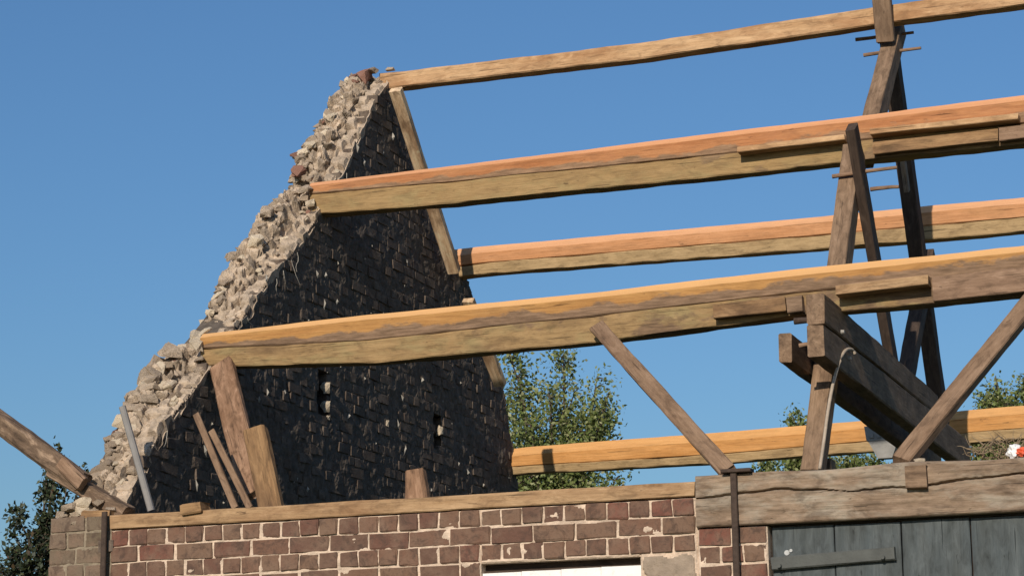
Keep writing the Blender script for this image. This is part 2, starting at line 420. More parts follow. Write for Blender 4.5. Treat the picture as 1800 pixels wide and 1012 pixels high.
# ------------------------------------------------------------------ gable wall
INN = [(.0, 2.99), (.10, 3.14), (.30, 3.40), (.48, 3.61), (.72, 3.81), (.95, 3.99), (1.13, 4.16), (1.3, 4.32), (1.6, 4.59), (1.9, 4.83), (2.25, 5.12), (2.5, 5.36), (2.75, 5.62), (3.05, 5.98), (3.33, 6.33), (3.5, 6.46), (3.70, 6.33)]
OUT = [(.0, 3.05), (.10, 3.16), (.30, 3.37), (.47, 3.58), (.63, 3.80), (.80, 4.0), (1.12, 4.16), (1.44, 4.29), (1.53, 4.54), (1.82, 4.90), (2.16, 5.24), (2.62, 5.53), (2.72, 5.80), (3.03, 6.10), (3.36, 6.44), (3.58, 6.58), (3.75, 6.47)]
BACK = [(3.70, 6.33), (4.37, 5.77), (5.08, 5.25), (5.65, 4.67), (5.99, 3.9), (6.1, 3.0), (6.2, 0)]
TH = .33
gab = empty('gable_wall', (0, 3, 0), 'ruined gable wall, soot-black inside, its broken rubble edge lit by the sun', 'gable wall')
# body
low_ = [(y, min(a, b)-.035) for (y, a), (_, b) in zip(INN, OUT)]
poly = [(0.03, 0)] + [(max(.03, y), z) for y, z in low_] + [(y-.02, z-.02) for y, z in BACK[1:]]
V = [(-.10, y, z) for y, z in poly] + [(-TH+.02, y, z) for y, z in poly]; n = len(poly)
Fc = [tuple(range(n)), tuple(range(2*n-1, n-1, -1))] + [(i, (i+1) % n, n+(i+1) % n, n+i) for i in range(n)]
me = mesh('core', V, Fc); bm = bmesh.new(); bm.from_mesh(me); bmesh.ops.recalc_face_normals(bm, faces=bm.faces); bm.to_mesh(me); bm.free()
put(link('core', me, M_SOOTMORTAR), gab)

def interp(path, t):
    k = min(int(t), len(path)-2); f = t-k
    return path[k][0]+(path[k+1][0]-path[k][0])*f, path[k][1]+(path[k+1][1]-path[k][1])*f
def inside(y, z, grow=0.0):
    """under the broken outline of the gable"""
    P = INN+BACK
    if y < 0 or y > 6.1: return False
    for (a, za), (b, zb) in zip(P, P[1:]):
        if a <= y <= b and b > a: return z < za+(zb-za)*(y-a)/(b-a)-grow
    return False
# rubble bed on the broken edge: a low mortared inner leaf, then the higher rough outer leaf
def leaf_gap(y, z): return .42+.07*noise.noise(Vector((y*2.3, z*2.3, 9)))
def leaf_mix(f, gp):
    return .30*f/gp if f < gp else .30+.56*min(1, (f-gp)/.06)+.14*max(0, (f-gp-.06)/(.94-gp))
NS, NT = 640, 60
V, Fc = [], []
for i in range(NS+1):
    t = (len(INN)-1)*i/NS
    yi, zi = interp(INN, t); yo, zo = interp(OUT, t)
    ta, tb = max(0, t-.3), min(len(INN)-1.0001, t+.3)
    dy, dz = interp(INN, tb)[0]-interp(INN, ta)[0], interp(INN, tb)[1]-interp(INN, ta)[1]
    l = math.hypot(dy, dz) or 1; ny, nz_ = -dz/l, dy/l
    if nz_ < 0: ny, nz_ = -ny, -nz_
    for j in range(NT+1):
        gp = leaf_gap(yi, zi); k_ = j/NT
        f = gp*k_/.32 if k_ < .32 else gp+.06*(k_-.32)/.30 if k_ < .62 else gp+.06+(.94-gp)*(k_-.62)/.38
        x = .002-(TH+.004)*f; gm = leaf_mix(f, gp)
        y, z = yi+(yo-yi)*gm, zi+(zo-zi)*gm
        q = Vector((x*1.0, y, z))
        qw = q + Vector((noise.noise(q*9), noise.noise(q*9+Vector((5, 2, 1))), noise.noise(q*9+Vector((1, 7, 3)))))*.022
        dd_, pp = noise.voronoi(qw*15)
        e_ = min(1.0, (dd_[1]-dd_[0])/.16); c1 = noise.cell(pp[0]*7.7+Vector((.5, .5, .5)))
        d2_, p2 = noise.voronoi(qw*24); e2 = min(1.0, (d2_[1]-d2_[0])/.2)
        h = .050*(noise.noise(pp[0]*3.1)+.1)*e_ - .040*(1-e_)**1.5 + .010*e2 + .026*noise.noise(q*6) + .010*noise.noise(q*34) + .006*noise.noise(q*80)
        if noise.noise(pp[0]*5.3+Vector((3, 3, 3))) > .22: h -= .085*e_
        # inner leaf: short laid courses with crisp steps; then the dark gap; then the rough outer leaf
        sl = y*.72+z*.70; cs = sl/.088; ci = math.floor(cs); cf = cs-ci
        hi = .030*(noise.cell(Vector((ci+.5, math.floor(f*5.2+ci*.37)+.5, 3.5)))-.5) - .016*math.exp(-(min(cf, 1-cf)/.07)**2) + .007*noise.noise(q*26) + .006*noise.noise(q*70) + .016*noise.noise(q*5)
        bl_ = max(0, min(1, (f-gp)/.05)); h = hi*(1-bl_) + (h-.014)*bl_
        h -= .05*math.exp(-((f-gp+.03)/.04)**2)*max(0, min(1, .5+1.8*noise.noise(Vector((y*3, z*3, 2)))))
        c = 0.0
        if f > .86: h -= (f-.86)*.45
        if f < .03: h = .024*noise.noise(q*5)-.012+.040*(noise.cell(Vector((ci+.5, .5, 8.5)))-.5)+.006*noise.noise(q*20)
        xx = x + (.012*noise.noise(q*20+Vector((9, 9, 9))) if j > 2 else 0)
        wz = max(0, 1-abs((f-gp-.03)/.07))
        if wz > 0: xx += wz*(.045*noise.noise(q*13+Vector((2, 4, 6)))+.03*(e_-.6)+.016*noise.noise(q*33))
        V.append((xx, y+ny*(h+c), z+nz_*(h+c)))
for i in range(NS):
    for j in range(NT): a = i*(NT+1)+j; Fc.append((a, a+NT+1, a+NT+2, a+1))
# outer skirt so that the edge has body
base = len(V)
for i in range(NS+1):
    vx, vy, vz = V[i*(NT+1)+NT]; V.append((vx+.004, vy+.03, vz-.22))
for i in range(NS): Fc.append((i*(NT+1)+NT, (i+1)*(NT+1)+NT, base+i+1, base+i))
base2 = len(V)
for i in range(NS+1):
    yi, zi = interp(INN, (len(INN)-1)*i/NS); V.append((-.012, yi+.03, zi-.085))
for i in range(NS): Fc.append((i*(NT+1), base2+i, base2+i+1, (i+1)*(NT+1)))
put(link('rubble_bed', mesh('rubble_bed', V, Fc), M_RUBBLE), gab)
# stones on the edge
def stone_mesh(seed, n=13):
    r = random.Random(seed); bm = bmesh.new()
    sx, sy, sz = r.uniform(.75, 1.3), r.uniform(.7, 1.1), r.uniform(.5, .85)
    for _ in range(n):
        p = Vector((r.gauss(0, 1), r.gauss(0, 1), r.gauss(0, 1))).normalized()*r.uniform(.85, 1.1)
        p = Vector((max(-.72, min(.72, p.x)), max(-.72, min(.72, p.y)), max(-.7, min(.7, p.z))))
        bm.verts.new((p.x*sx, p.y*sy, p.z*sz))
    res = bmesh.ops.convex_hull(bm, input=bm.verts)
    bmesh.ops.delete(bm, geom=[v for v in bm.verts if not v.link_faces], context='VERTS')
    bmesh.ops.triangulate(bm, faces=bm.faces)
    bmesh.ops.subdivide_edges(bm, edges=bm.edges, cuts=1, use_grid_fill=True)
    for v in bm.verts: v.co += v.co.normalized()*(.16*noise.noise(v.co*2.3+Vector((seed, 0, 0)))+.10*noise.noise(v.co*5))
    me = bpy.data.meshes.new('stone%d' % seed); bm.to_mesh(me); bm.free(); return me
kinds = []
for mi, m_ in enumerate((M_STONE, M_STONE, M_PALESTONE, M_RUBBLE, M_REDBRICK)):
    for s in range(8):
        me = stone_mesh(mi*50+s); me.materials.append(m_); kinds.append((mi, me))
by = [[me for k, me in kinds if k == i] for i in range(5)]
rs = random.Random(11)
for k in range(285):
    t = (len(INN)-1.001)*((k+rs.random())/285); f = rs.choice((rs.uniform(.08, .36), rs.uniform(.60, .97), rs.uniform(.60, 1.0), rs.uniform(.60, 1.0)))
    yi, zi = interp(INN, t); yo, zo = interp(OUT, t)
    ta, tb = max(0, t-.3), min(len(INN)-1.0001, t+.3)
    dy, dz = interp(INN, tb)[0]-interp(INN, ta)[0], interp(INN, tb)[1]-interp(INN, ta)[1]; l = math.hypot(dy, dz)
    ny, nz_ = -dz/l, dy/l
    if nz_ < 0: ny, nz_ = -ny, -nz_
    big = 1.25 if t < 7 else .9
    sz = rs.uniform(.014, .046)*big*(1.15 if f > .5 else .8)
    gm = leaf_mix(f, leaf_gap(yi, zi)); y, z, x = yi+(yo-yi)*gm, zi+(zo-zi)*gm, -TH*f+rs.uniform(-.01, .01)
    lift = sz*(rs.uniform(-.35, .30) if f > .45 else rs.uniform(-.75, -.35)) - (.035 if f > .85 else .01)
    me = rs.choice(by[rs.choices((0, 1, 2, 3, 4), (3, 2, 2.2, 3, .9))[0]])
    if 13.9 < t < 15.6 and rs.random() < .4: me = rs.choice(by[4])
    o = link('stone', me); o.location = (x, y+ny*lift, z+nz_*lift)
    o.rotation_euler = (math.atan2(dz, dy)+rs.gauss(0, .35), rs.gauss(0, .3), rs.gauss(0, .3)); o.scale = (sz*1.1, sz*1.2, sz)
    put(o, gab)
# a few picked stones: red brick in the notch, pale block, top stones
for (u, v, x, sz, mi) in ((525, 303, -.24, .075, 4), (533, 272, -.29, .07, 2), (640, 135, -.16, .09, 4), (652, 128, -.12, .06, 0), (626, 148, -.25, .06, 2), (345, 590, -.25, .06, 2), (352, 598, -.2, .05, 2),
                          (300, 620, -.22, .10, 3), (275, 640, -.27, .09, 0), (285, 682, -.17, .085, 2), (262, 700, -.2, .08, 3), (445, 425, -.2, .075, 2), (470, 372, -.2, .07, 3)):
    o = link('stone', rs.choice(by[mi])); o.location = at(u, v, x=x); o.rotation_euler = (.6, rs.uniform(-.3, .3), rs.uniform(-.5, .5)); o.scale = (sz, sz*1.1, sz*.95); put(o, gab)
for (u, v, y, sz, mi) in ((346, 606, .97, .05, 2), (350, 632, .99, .045, 3), (345, 655, 1.0, .06, 3), (360, 583, 1.06, .045, 2), (357, 652, .985, .03, 0), (536, 332, 2.40, .05, 3), (546, 358, 2.41, .045, 2), (552, 378, 2.43, .05, 3), (545, 313, 2.46, .04, 0), (534, 350, 2.42, .05, 0), (676, 160, 3.50, .04, 3), (664, 146, 3.49, .045, 0)):
    o = link('stone', rs.choice(by[mi])); o.location = at(u, v, y=y); o.rotation_euler = (.6, rs.uniform(-.6, .6), rs.uniform(-.8, .8)); o.scale = (sz, sz*1.1, sz*.9); put(o, gab)
# inside face: sooty bricks in courses
holes = [(571, 695, .10, .30), (770, 758, .07, .25)]
HP = [(at(u, v, x=0.0), a, b) for u, v, a, b in holes]
def hole(y, z): return any(abs(y-p.y) < a/2+.03 and abs(z-p.z) < b/2 for p, a, b in HP)
bricks = []; z = 6.44; row = 0
while z > 2.75:
    kind = 'h' if row % 2 else 's'; p = (HD if kind == 'h' else ST)*.86
    y = -rng.uniform(0, .1)
    while y < 6.1:
        cy, cz = y+p/2, z-CH*.4
        if cy > .03 and inside(cy-p*.35, cz, .03) and inside(cy+p*.35, cz, .03) and not hole(cy, cz): bricks.append((cy, cz, kind))
        y += p
    z -= CH*.80; row += 1
bricks.sort(key=lambda b: (Vector((0, b[0], b[1]))-CAM).length + (3 if b[1] < 3.1 else 0))
rest = bricks[285:]
for cy, cz, kind in bricks[:285]:
    o = link('brick', rng.choice(BS[kind])); o.location = (rng.uniform(-.014, .005), cy, cz+rng.uniform(-.007, .007))
    o.rotation_euler = (rng.uniform(-.05, .05), rng.uniform(-.05, .05), math.pi/2+rng.uniform(-.06, .06)); o.scale = (rng.uniform(.78, .88), 1, rng.uniform(.72, .85)); put(o, gab)
V, Fc = [], []
for cy, cz, kind in rest:
    src = rng.choice(BS[kind]); Mx = Matrix.Translation((rng.uniform(-.012, .004), cy, cz)) @ Matrix.Rotation(math.pi/2+rng.uniform(-.05, .05), 4, 'Z') @ Matrix.Rotation(rng.uniform(-.03, .03), 4, 'Y') @ Matrix.Diagonal((rng.uniform(.78, .88), 1, rng.uniform(.72, .85), 1))
    b0 = len(V); V += [Mx @ v.co for v in src.vertices]; Fc += [tuple(b0+i for i in f.vertices) for f in src.polygons]
put(link('brickwork', mesh('brickwork', V, Fc), M_SOOT), gab)['kind'] = 'stuff'
NY, NZ = 400, 240; idx = {}; V, Fc = [], []
for j in range(NZ+1):
    for i in range(NY+1):
        y, z = .03+6.05*i/NY, 2.75+3.75*j/NZ
        if not inside(y, z, .02): continue
        q = Vector((y*7, z*8, 2)); d = -.005+.013*noise.noise(q)+.009*noise.noise(q*3.1)+.005*noise.noise(q*8)
        if hole(y, z): continue
        idx[i, j] = len(V); V.append((min(.007, d), y, z))
for j in range(NZ):
    for i in range(NY):
        k4 = [idx.get(p) for p in ((i, j), (i+1, j), (i+1, j+1), (i, j+1))]
        if None not in k4: Fc.append(tuple(k4))
put(link('mortar_face', mesh('mortar_face', V, Fc), M_SOOTMORTAR), gab)
# pale stones in the two wall slots
M_CHIP = plain('pale_chips', (.36, .33, .28), .2, scale=20, bmp=.5)
for (u, v, sw, sh_) in ((573, 682, .022, .05), (573, 715, .02, .05), (575, 734, .02, .018), (771, 757, .024, .05), (679, 664+80, .018, .03)):
    p = at(u, v, x=-.01); o = link('slot_stone', by[2][int(u) % 8]); o.location = p; o.scale = (.035, sw*1.6, sh_*1.35); put(o, gab)
V, Fc = [], []; rc = random.Random(21)
def chip(p, a, b, c):
    i = len(V); ang = rc.uniform(-.5, .5)
    for sx, sy, sz in ((0, -1, -.6), (0, .8, -1), (0, 1, .7), (0, -.7, 1), (1, rc.uniform(-.3, .3), rc.uniform(-.3, .3))):
        y, z = sy*a*rc.uniform(.6, 1.2), sz*b*rc.uniform(.6, 1.2)
        V.append((p.x+sx*c, p.y+y*math.cos(ang)-z*math.sin(ang), p.z+y*math.sin(ang)+z*math.cos(ang)))
    Fc.extend([(i, i+1, i+4), (i+1, i+2, i+4), (i+2, i+3, i+4), (i+3, i, i+4)])
for _ in range(75):
    y, z = rc.uniform(.1, 5.9), rc.uniform(3.0, 6.2)
    if not inside(y, z, .06): continue
    chip(Vector((.001, y, z)), rc.uniform(.002, .008), rc.uniform(.005, .02)*rc.choice((.6, 1, 1.6)), rc.uniform(.004, .013))
for (u, v) in ((557, 482), (572, 484), (570, 535), (592, 530), (468, 490), (640, 285), (628, 262), (700, 745), (712, 790), (742, 668), (707, 700), (822, 830), (806, 815), (540, 860), (470, 690), (455, 702), (500, 690), (690, 240), (360, 790), (345, 850), (640, 665), (612, 730)):
    chip(at(u, v, x=.001), rc.uniform(.006, .012), rc.uniform(.018, .04), rc.uniform(.010, .018))
put(link('pale_chips', mesh('pale_chips', V, Fc), M_CHIP), gab)['kind'] = 'stuff'
# roots and straw hanging from the inner edge
def tube(pts, r, n=6, r2=None):
    V, Fc = [], []; r2 = r if r2 is None else r2
    for i, p in enumerate(pts):
        d = (pts[min(i+1, len(pts)-1)]-pts[max(i-1, 0)]).normalized(); a = d.orthogonal().normalized(); b = d.cross(a)
        rr = r+(r2-r)*i/(len(pts)-1)
        for k in range(n): V.append(p+(a*math.cos(2*math.pi*k/n)+b*math.sin(2*math.pi*k/n))*rr)
    for i in range(len(pts)-1):
        for k in range(n): Fc.append((i*n+k, i*n+(k+1) % n, (i+1)*n+(k+1) % n, (i+1)*n+k))
    Fc += [tuple(range(n-1, -1, -1)), tuple((len(pts)-1)*n+k for k in range(n))]
    return V, Fc
V, Fc = [], []
for _ in range(7):
    t = rc.uniform(1, 15); y, z = interp(INN, t)
    p = Vector((.006, y+.03, z-.04)); pts = [p]
    d = Vector((.05, rc.uniform(-.2, .6), -1)).normalized(); st_ = rc.uniform(.012, .035)
    for s in range(5):
        pts.append(pts[-1]+d*st_); d = (d+Vector((rc.uniform(-.1, .15), rc.gauss(0, .35), rc.gauss(0, .3)))).normalized()
    v, f = tube(pts, .0022, 3, .0009); b0 = len(V); V += v; Fc += [tuple(b0+i for i in q) for q in f]
put(link('hanging_roots', mesh('hanging_roots', V, Fc), M_CHIP), gab)['kind'] = 'stuff'

# ------------------------------------------------------------------ purlins
def purlin(name, label, y, stations, depth, m_up, m_low, age_lit, group, seed, chy=.03, rec=.008, tilt=.012, grad=0.0, lowgrad=0.0):
    """stations: (u, v top, v chamfer, v seam, v bottom) read on the plane of its front face"""
    P = [[at(s[0], v, y=y) for v in s[1:]] for s in stations]
    o0 = P[0][0].copy()
    root = empty(name, (o0.x, y, P[0][3].z), label, 'purlin', group)
    ru, rl = [], []
    for tp, ch, se, bo in P:
        x = tp.x
        mz = ch.z*.55+se.z*.45
        ru.append([Vector((x, y+depth, se.z)), Vector((x, y+depth, tp.z)), Vector((x, y+chy, tp.z)), Vector((x, y, ch.z)), Vector((x, y, ch.z-.005)), Vector((x, y, mz)), Vector((x, y+.003, se.z+.006)), Vector((x, y+.012, se.z))])
        rl.append([Vector((x, y+depth, bo.z)), Vector((x, y+depth, se.z-.001)), Vector((x, y+rec+.004, se.z-.001)), Vector((x, y+rec, se.z-.007)), Vector((x, y+rec+tilt, bo.z+.006)), Vector((x, y+rec+tilt+.006, bo.z))])
    off = Vector((o0.x, y, P[0][3].z))
    a = link('upper_timber', loft('upper_timber', [[q-off for q in r] for r in ru], ages_lit=age_lit, amp=.004, seed=seed, grad=grad), m_up, root)
    b = link('lower_timber', loft('lower_timber', [[q-off for q in r] for r in rl], ages_lit=[.06]*6, amp=.009, seed=seed+5, fine=.035, grad=lowgrad), m_low, root)
    return root
GRP = 'purlins between the gable and the truss'
FL_Y, FU_Y, BU_Y, BL_Y, RG_Y = 1.0, 2.42, 4.74, 5.81, 3.5
FL = purlin('purlin', 'front lower purlin, yellow top edge and brown weathered side, nearest above the brick wall', FL_Y,
    [(352, 585, 593, 612, 642), (640, 552, 562, 598, 637), (1040, 512, 523, 555, 600), (1400, 470, 484, 514, 553), (1640, 447, 459, 490, 532), (1840, 425, 437, 481, 511)],
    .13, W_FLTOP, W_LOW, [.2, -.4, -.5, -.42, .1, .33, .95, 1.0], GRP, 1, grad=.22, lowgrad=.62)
FU = purlin('purlin', 'front upper purlin, orange top and yellow-green underside, crossing high over the black gable', FU_Y,
    [(543, 320, 327, 341, 376), (800, 289, 296, 319, 355), (1290, 228, 238, 268, 305), (1490, 204, 214, 248, 283), (1840, 159, 171, 212, 246)],
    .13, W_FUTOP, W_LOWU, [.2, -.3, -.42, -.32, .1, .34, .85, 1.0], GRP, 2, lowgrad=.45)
BU = purlin('purlin', 'rear upper purlin, clean orange, starting at the pale rafter on the gable', BU_Y,
    [(790, 437, 450, 469, 487), (840, 431, 444, 463, 481), (1430, 379, 392, 414, 436), (1640, 358, 372, 395, 419), (1840, 340, 354, 378, 402)],
    .12, W_BU, W_LOWB, [0, -.2, -.34, -.28, 0, -.02, -.02, 0], GRP, 3, chy=.05)
BL = purlin('purlin', 'rear lower purlin, clean yellow, its end against the foot of the gable before the tree', BL_Y,
    [(886, 788, 803, 821, 834), (920, 784, 799, 818, 831), (1270, 757, 773, 797, 812), (1500, 738, 754, 777, 794), (1700, 719, 735, 760, 778), (1840, 707, 723, 749, 767)],
    .12, W_BL, W_LOWB, [0, -.2, -.22, -.18, 0, -.02, -.02, 0], GRP, 4, chy=.055)
# ridge
st = [(668, 129, 156), (710, 125, 152), (1130, 75, 103), (1535, 13, 44), (1840, -28, 3)]
P = [(at(u, a, y=RG_Y), at(u, b, y=RG_Y)) for u, a, b in st]; o0 = P[0][1].copy()
RG = tag(link('ridge_beam', loft('ridge_beam', [[Vector(q)-o0 for q in ((a.x, RG_Y+.10, b.z), (a.x, RG_Y+.10, a.z), (a.x, RG_Y+.008, a.z), (a.x, RG_Y, a.z-.008), (a.x, RG_Y, b.z+.008), (a.x, RG_Y+.008, b.z))] for a, b in P], amp=.006, seed=9), W_RIDGE),
         'long light brown ridge beam running from the gable peak to the truss top', 'beam'); RG.location = o0
# battens and packing pieces fixed on the purlins
def batten(root, y, u0, v0, u1, v1, hh, dd, mat, seed, name='batten', back=0.0):
    a, b = at(u0, v0, y=y-dd/2), at(u1, v1, y=y-dd/2)
    o = timber(name, a, b, dd+.02+back, hh, mat, None, seed=seed, c=.004, amp=.003); return put(o, root)
batten(FU, FU_Y, 1299, 266, 1487, 244, .034, .07, W_RIDGE, 1)
batten(FU, FU_Y, 1532, 235, 1792, 208, .036, .075, W_RIDGE, 2)
batten(FL, FL_Y, 1472, 513, 1634, 494, .052, .07, W_PLATE, 3)
batten(FL, FL_Y, 1256, 549, 1382, 535, .075, .03, W_STUMP, 4)
batten(FL, FL_Y, 1385, 538, 1412, 534, .085, .03, W_OLD, 5)
batten(FL, FL_Y, 1641, 510, 1838, 488, .125, .025, W_END, 6, 'side_timber')
batten(FU, FU_Y, 1536, 262, 1755, 238, .075, .02, W_STUMP, 7, 'side_timber')
batten(FU, FU_Y, 1757, 238, 1840, 229, .078, .028, W_END, 8, 'side_timber')

# pale rafter on the back slope of the gable, and the short piece below it
def inplane(ua, va, ub, vb, x0, x1, h, mat, name, parent=None, side=1, seed=0, xe=None, ext0=0, ext1=0, c=.006, amp=.004, h2=None):
    """member lying in a plane across the building: its near edge (seen at x1) passes the two sighted points"""
    a, b = at(ua, va, x=xe if xe is not None else x1), at(ub, vb, x=xe if xe is not None else x1)
    d = (b-a).normalized(); n_ = Vector((0, -d.z, d.y))
    if n_.y*side < 0: n_ = -n_
    hh = h2 or h
    p, q = a+n_*h/2-d*ext0, b+n_*hh/2+d*ext1
    p.x = q.x = (x0+x1)/2
    return timber(name, p, q, x1-x0, h, mat, parent, up=n_, seed=seed, c=c, amp=amp, h2=h2)
o = inplane(683, 163, 787, 482, .06, .145, .06, W_PALE, 'rafter', seed=4, xe=.06)
tag(o, 'pale splintered rafter down the far edge of the black gable', 'rafter')
o = inplane(812, 532, 868, 680, .31, .395, .05, W_PALE, 'rafter_stub', seed=8, xe=.31)
tag(o, 'short pale board end hanging before the tree under the front lower purlin', 'board')

# ------------------------------------------------------------------ wall plate, lintel, door
pl = empty('wall_plate', (1.5, .06, 2.985), 'long light brown wall plate lying on top of the brick wall', 'wall plate')
a0, a1 = Vector((-.018, .055, 3.0255)), Vector((3.168, .055, 3.024))
timber('plate_timber', a0, a1, .125, .076, W_PLATE, pl, seed=2, c=.005, amp=.005, h2=.07)
timber('end_stub', (-.20, .06, 3.017+.06), (-.035, .06, 3.012+.055), .11, .05, W_STUMP, pl, seed=3, c=.008, amp=.008)
timber('cleat', at(325, 897, y=.02), at(361, 892, y=.02), .10, .055, W_STUMP, pl, seed=5, c=.006, amp=.008)

lin = empty('lintel_beam', (4.4, .09, 2.84), 'thick weathered grey-brown lintel beam with a long crack over the blue-grey door', 'beam')
NX, NZ = 620, 60; X0, X1, ZB, ZT = 3.174, 5.75, 2.838, 3.083
V, Fc = [], []
def crack(x): return 2.975+.014*math.sin((x-3.2)*5.2)+.012*noise.noise(Vector((x*6, 0, 0)))+.004*noise.noise(Vector((x*30, 0, 4)))+.012*(x-3.2)
for i in range(NX+1):
    x = X0+(X1-X0)*i/NX
    for j in range(NZ+1):
        z = ZB+(ZT-ZB)*j/NZ
        d = .006*noise.noise(Vector((x*1.5, z*14, 1)))+.003*noise.noise(Vector((x*6, z*60, 2)))+.003*noise.noise(Vector((x*30, z*40, 5)))
        wd = (.0035+.003*noise.noise(Vector((x*4, 7, 0))))*(1 if x < 3.9 or x > 4.15 else .8)
        if wd > 0: d += .03*math.exp(-((z-crack(x))/max(.0012, wd))**2)
        e = min(j, NZ-j)
        d += .008*max(0, 1-e/1.5)
        d += .006*max(0, noise.noise(Vector((x*5, 3, z*22))) - .25)
        top = .010*noise.noise(Vector((x*2.5, 9, 0)))*(j/NZ)**6
        V.append((x, -.018+d, z+top))
for i in range(NX):
    for j in range(NZ): a = i*(NZ+1)+j; Fc.append((a, a+NZ+1, a+NZ+2, a+1))
# top, bottom, back, ends
nb = len(V)
for i in range(NX+1):
    b = V[i*(NZ+1)]; t = V[i*(NZ+1)+NZ]; V += [(b[0], .20, b[2]), (t[0], .20, t[2])]
for i in range(NX):
    Fc.append((i*(NZ+1)+NZ, (i+1)*(NZ+1)+NZ, nb+2*(i+1)+1, nb+2*i+1)); Fc.append((i*(NZ+1), nb+2*i, nb+2*(i+1), (i+1)*(NZ+1)))
    Fc.append((nb+2*i, nb+2*i+1, nb+2*i+3, nb+2*i+2))
Fc.append(tuple(range(NZ+1))+(nb+1, nb)); Fc.append(tuple(NX*(NZ+1)+j for j in range(NZ, -1, -1))+(nb+2*NX, nb+2*NX+1))
put(link('beam_timber', mesh('beam_timber', V, Fc), W_BEAM), lin)
pa, pb = at(1593, 839, y=-.03), at(1630, 837, y=-.03)
timber('tenon_end', pa, pb, .05, .105, W_OLD, lin, seed=6, c=.004, amp=.005)
M_LUMP = M_PALESTONE
o = tag(link('mortar_lump', by[2][1]), 'white mortar lump lying on top of the lintel beam beside the strut foot', 'rubble'); o.location = at(1616, 810, y=.03); o.scale = (.035, .03, .02)

door = empty('door', (4.4, .04, .1), 'faded blue-grey boarded door below the weathered lintel beam', 'door')
xs = [3.522, 3.822, 4.135, 4.452, 4.76, 5.06, 5.36]
for k in range(6):
    a, b = xs[k]+.003, xs[k+1]-.003
    timber('plank', ((a+b)/2, .055+.004*math.sin(k*5), .12), ((a+b)/2, .055+.004*math.sin(k*5), 2.826-.003*(k % 2)), b-a, .028, W_DOOR, door, up=Vector((0, 1, 0)), c=.004, amp=.0015, seed=k)
timber('added_gap_board', ((xs[0]+xs[-1])/2, .092, .12), ((xs[0]+xs[-1])/2, .092, 2.832), xs[-1]-xs[0], .03, W_DARK, door, up=Vector((0, 1, 0)), c=.002, amp=0)  # added behind the planks to stop sky showing through the joints
ra, rb = at(1357, 991, y=.025), at(1574, 972, y=.025)
o = timber('rail', ra, rb, .035, .062, M_DOORRAIL, door, seed=3, c=.007, amp=.003)
timber('rail', (3.56, .03, 1.0), (5.3, .03, 1.0), .03, .1, M_DOORRAIL, door, seed=4)
def disc(p, r, mat, parent, name='bolt', d=.02):
    me = bpy.data.meshes.new(name); bm = bmesh.new(); bmesh.ops.create_cone(bm, cap_ends=True, segments=10, radius1=r, radius2=r*.8, depth=d); bm.to_mesh(me); bm.free()
    o = link(name, me, mat); o.location = p; o.rotation_euler = (math.pi/2, 0, 0); return put(o, parent)
M_DROP = plain('bird_dropping', (.42, .42, .40), .2, .8, 30, .2)
rail_ = o
for u, v in ((1370, 994), (1552, 979)): sub(disc(at(u, v, y=.0), .011, M_DOORRAIL, door), rail_)
disc(at(1383, 971, y=.036), .014, M_DROP, door, 'bird_dropping', .004); disc(at(1390, 967, y=.036), .009, M_DROP, door, 'bird_dropping', .004)

# iron bars on the wall
def bar(u, v0, label, ztop_extra=0):
    p = at(u, v0, y=-.035)
    o = empty('iron_bar', (p.x, -.035, 1.2), label, 'iron bar', 'iron bars fixed upright to the front wall')
    timber('bar', (p.x+.002, -.035, 1.2), (p.x, -.035, p.z), .031, .016, M_IRON, o, up=Vector((0, 1, 0)), c=.004, amp=.0012)
    for z in (1.5, 2.35): timber('fixing', (p.x, -.03, z), (p.x, .03, z), .05, .03, M_IRON, o, c=.003, amp=.001)
    return o
bar(184, 899, 'dark rusty iron bar at the mossy left corner of the brick wall')
b2 = bar(1289, 823, 'dark rusty iron bar crossing the lintel end below the long strut')
timber('hook', at(1270, 829, y=-.02), at(1322, 826, y=-.02), .07, .016, M_IRON, b2, c=.003)

# ------------------------------------------------------------------ truss
XT = 3.48
tr = empty('roof_truss', (XT, 3.5, 0), 'oak roof truss with crossed collars and shade-toned braces carrying the purlins', 'roof truss')
inplane(1587, 34, 1529, 262, XT-.045, XT+.06, .13, W_OLD, 'principal_rafter', tr, seed=1)
leg = inplane(1513, 250, 1441, 822, XT-.05, XT+.055, .13, W_OLD, 'leg', tr, seed=2, amp=.006)
pf = at(1441, 822, x=XT)
timber('foot', (XT, pf.y+.10, 0), (XT, pf.y+.10, pf.z+.05), .10, .13, W_OLD, tr, up=Vector((0, 1, 0)), seed=3)
inplane(1568, 40, 1656, 690, XT-.085, XT+.015, .13, W_DARK, 'principal_rafter', tr, seed=4, ext1=.25)
inplane(1502, 228, 1574, 650, XT+.06, XT+.115, .13, W_DARK, 'brace', tr, seed=5)  # shaded side of the brace painted in with the darker wood
inplane(1641, 436, 1598, 672, XT-.04, XT+.05, .11, W_DARK, 'brace', tr, seed=6)
# crossed top above the ridge
inplane(1558, -60, 1571, 72, XT-.06, XT+.055, .10, W_OLD, 'ridge_post', tr, seed=7, xe=XT+.055, h2=.05)
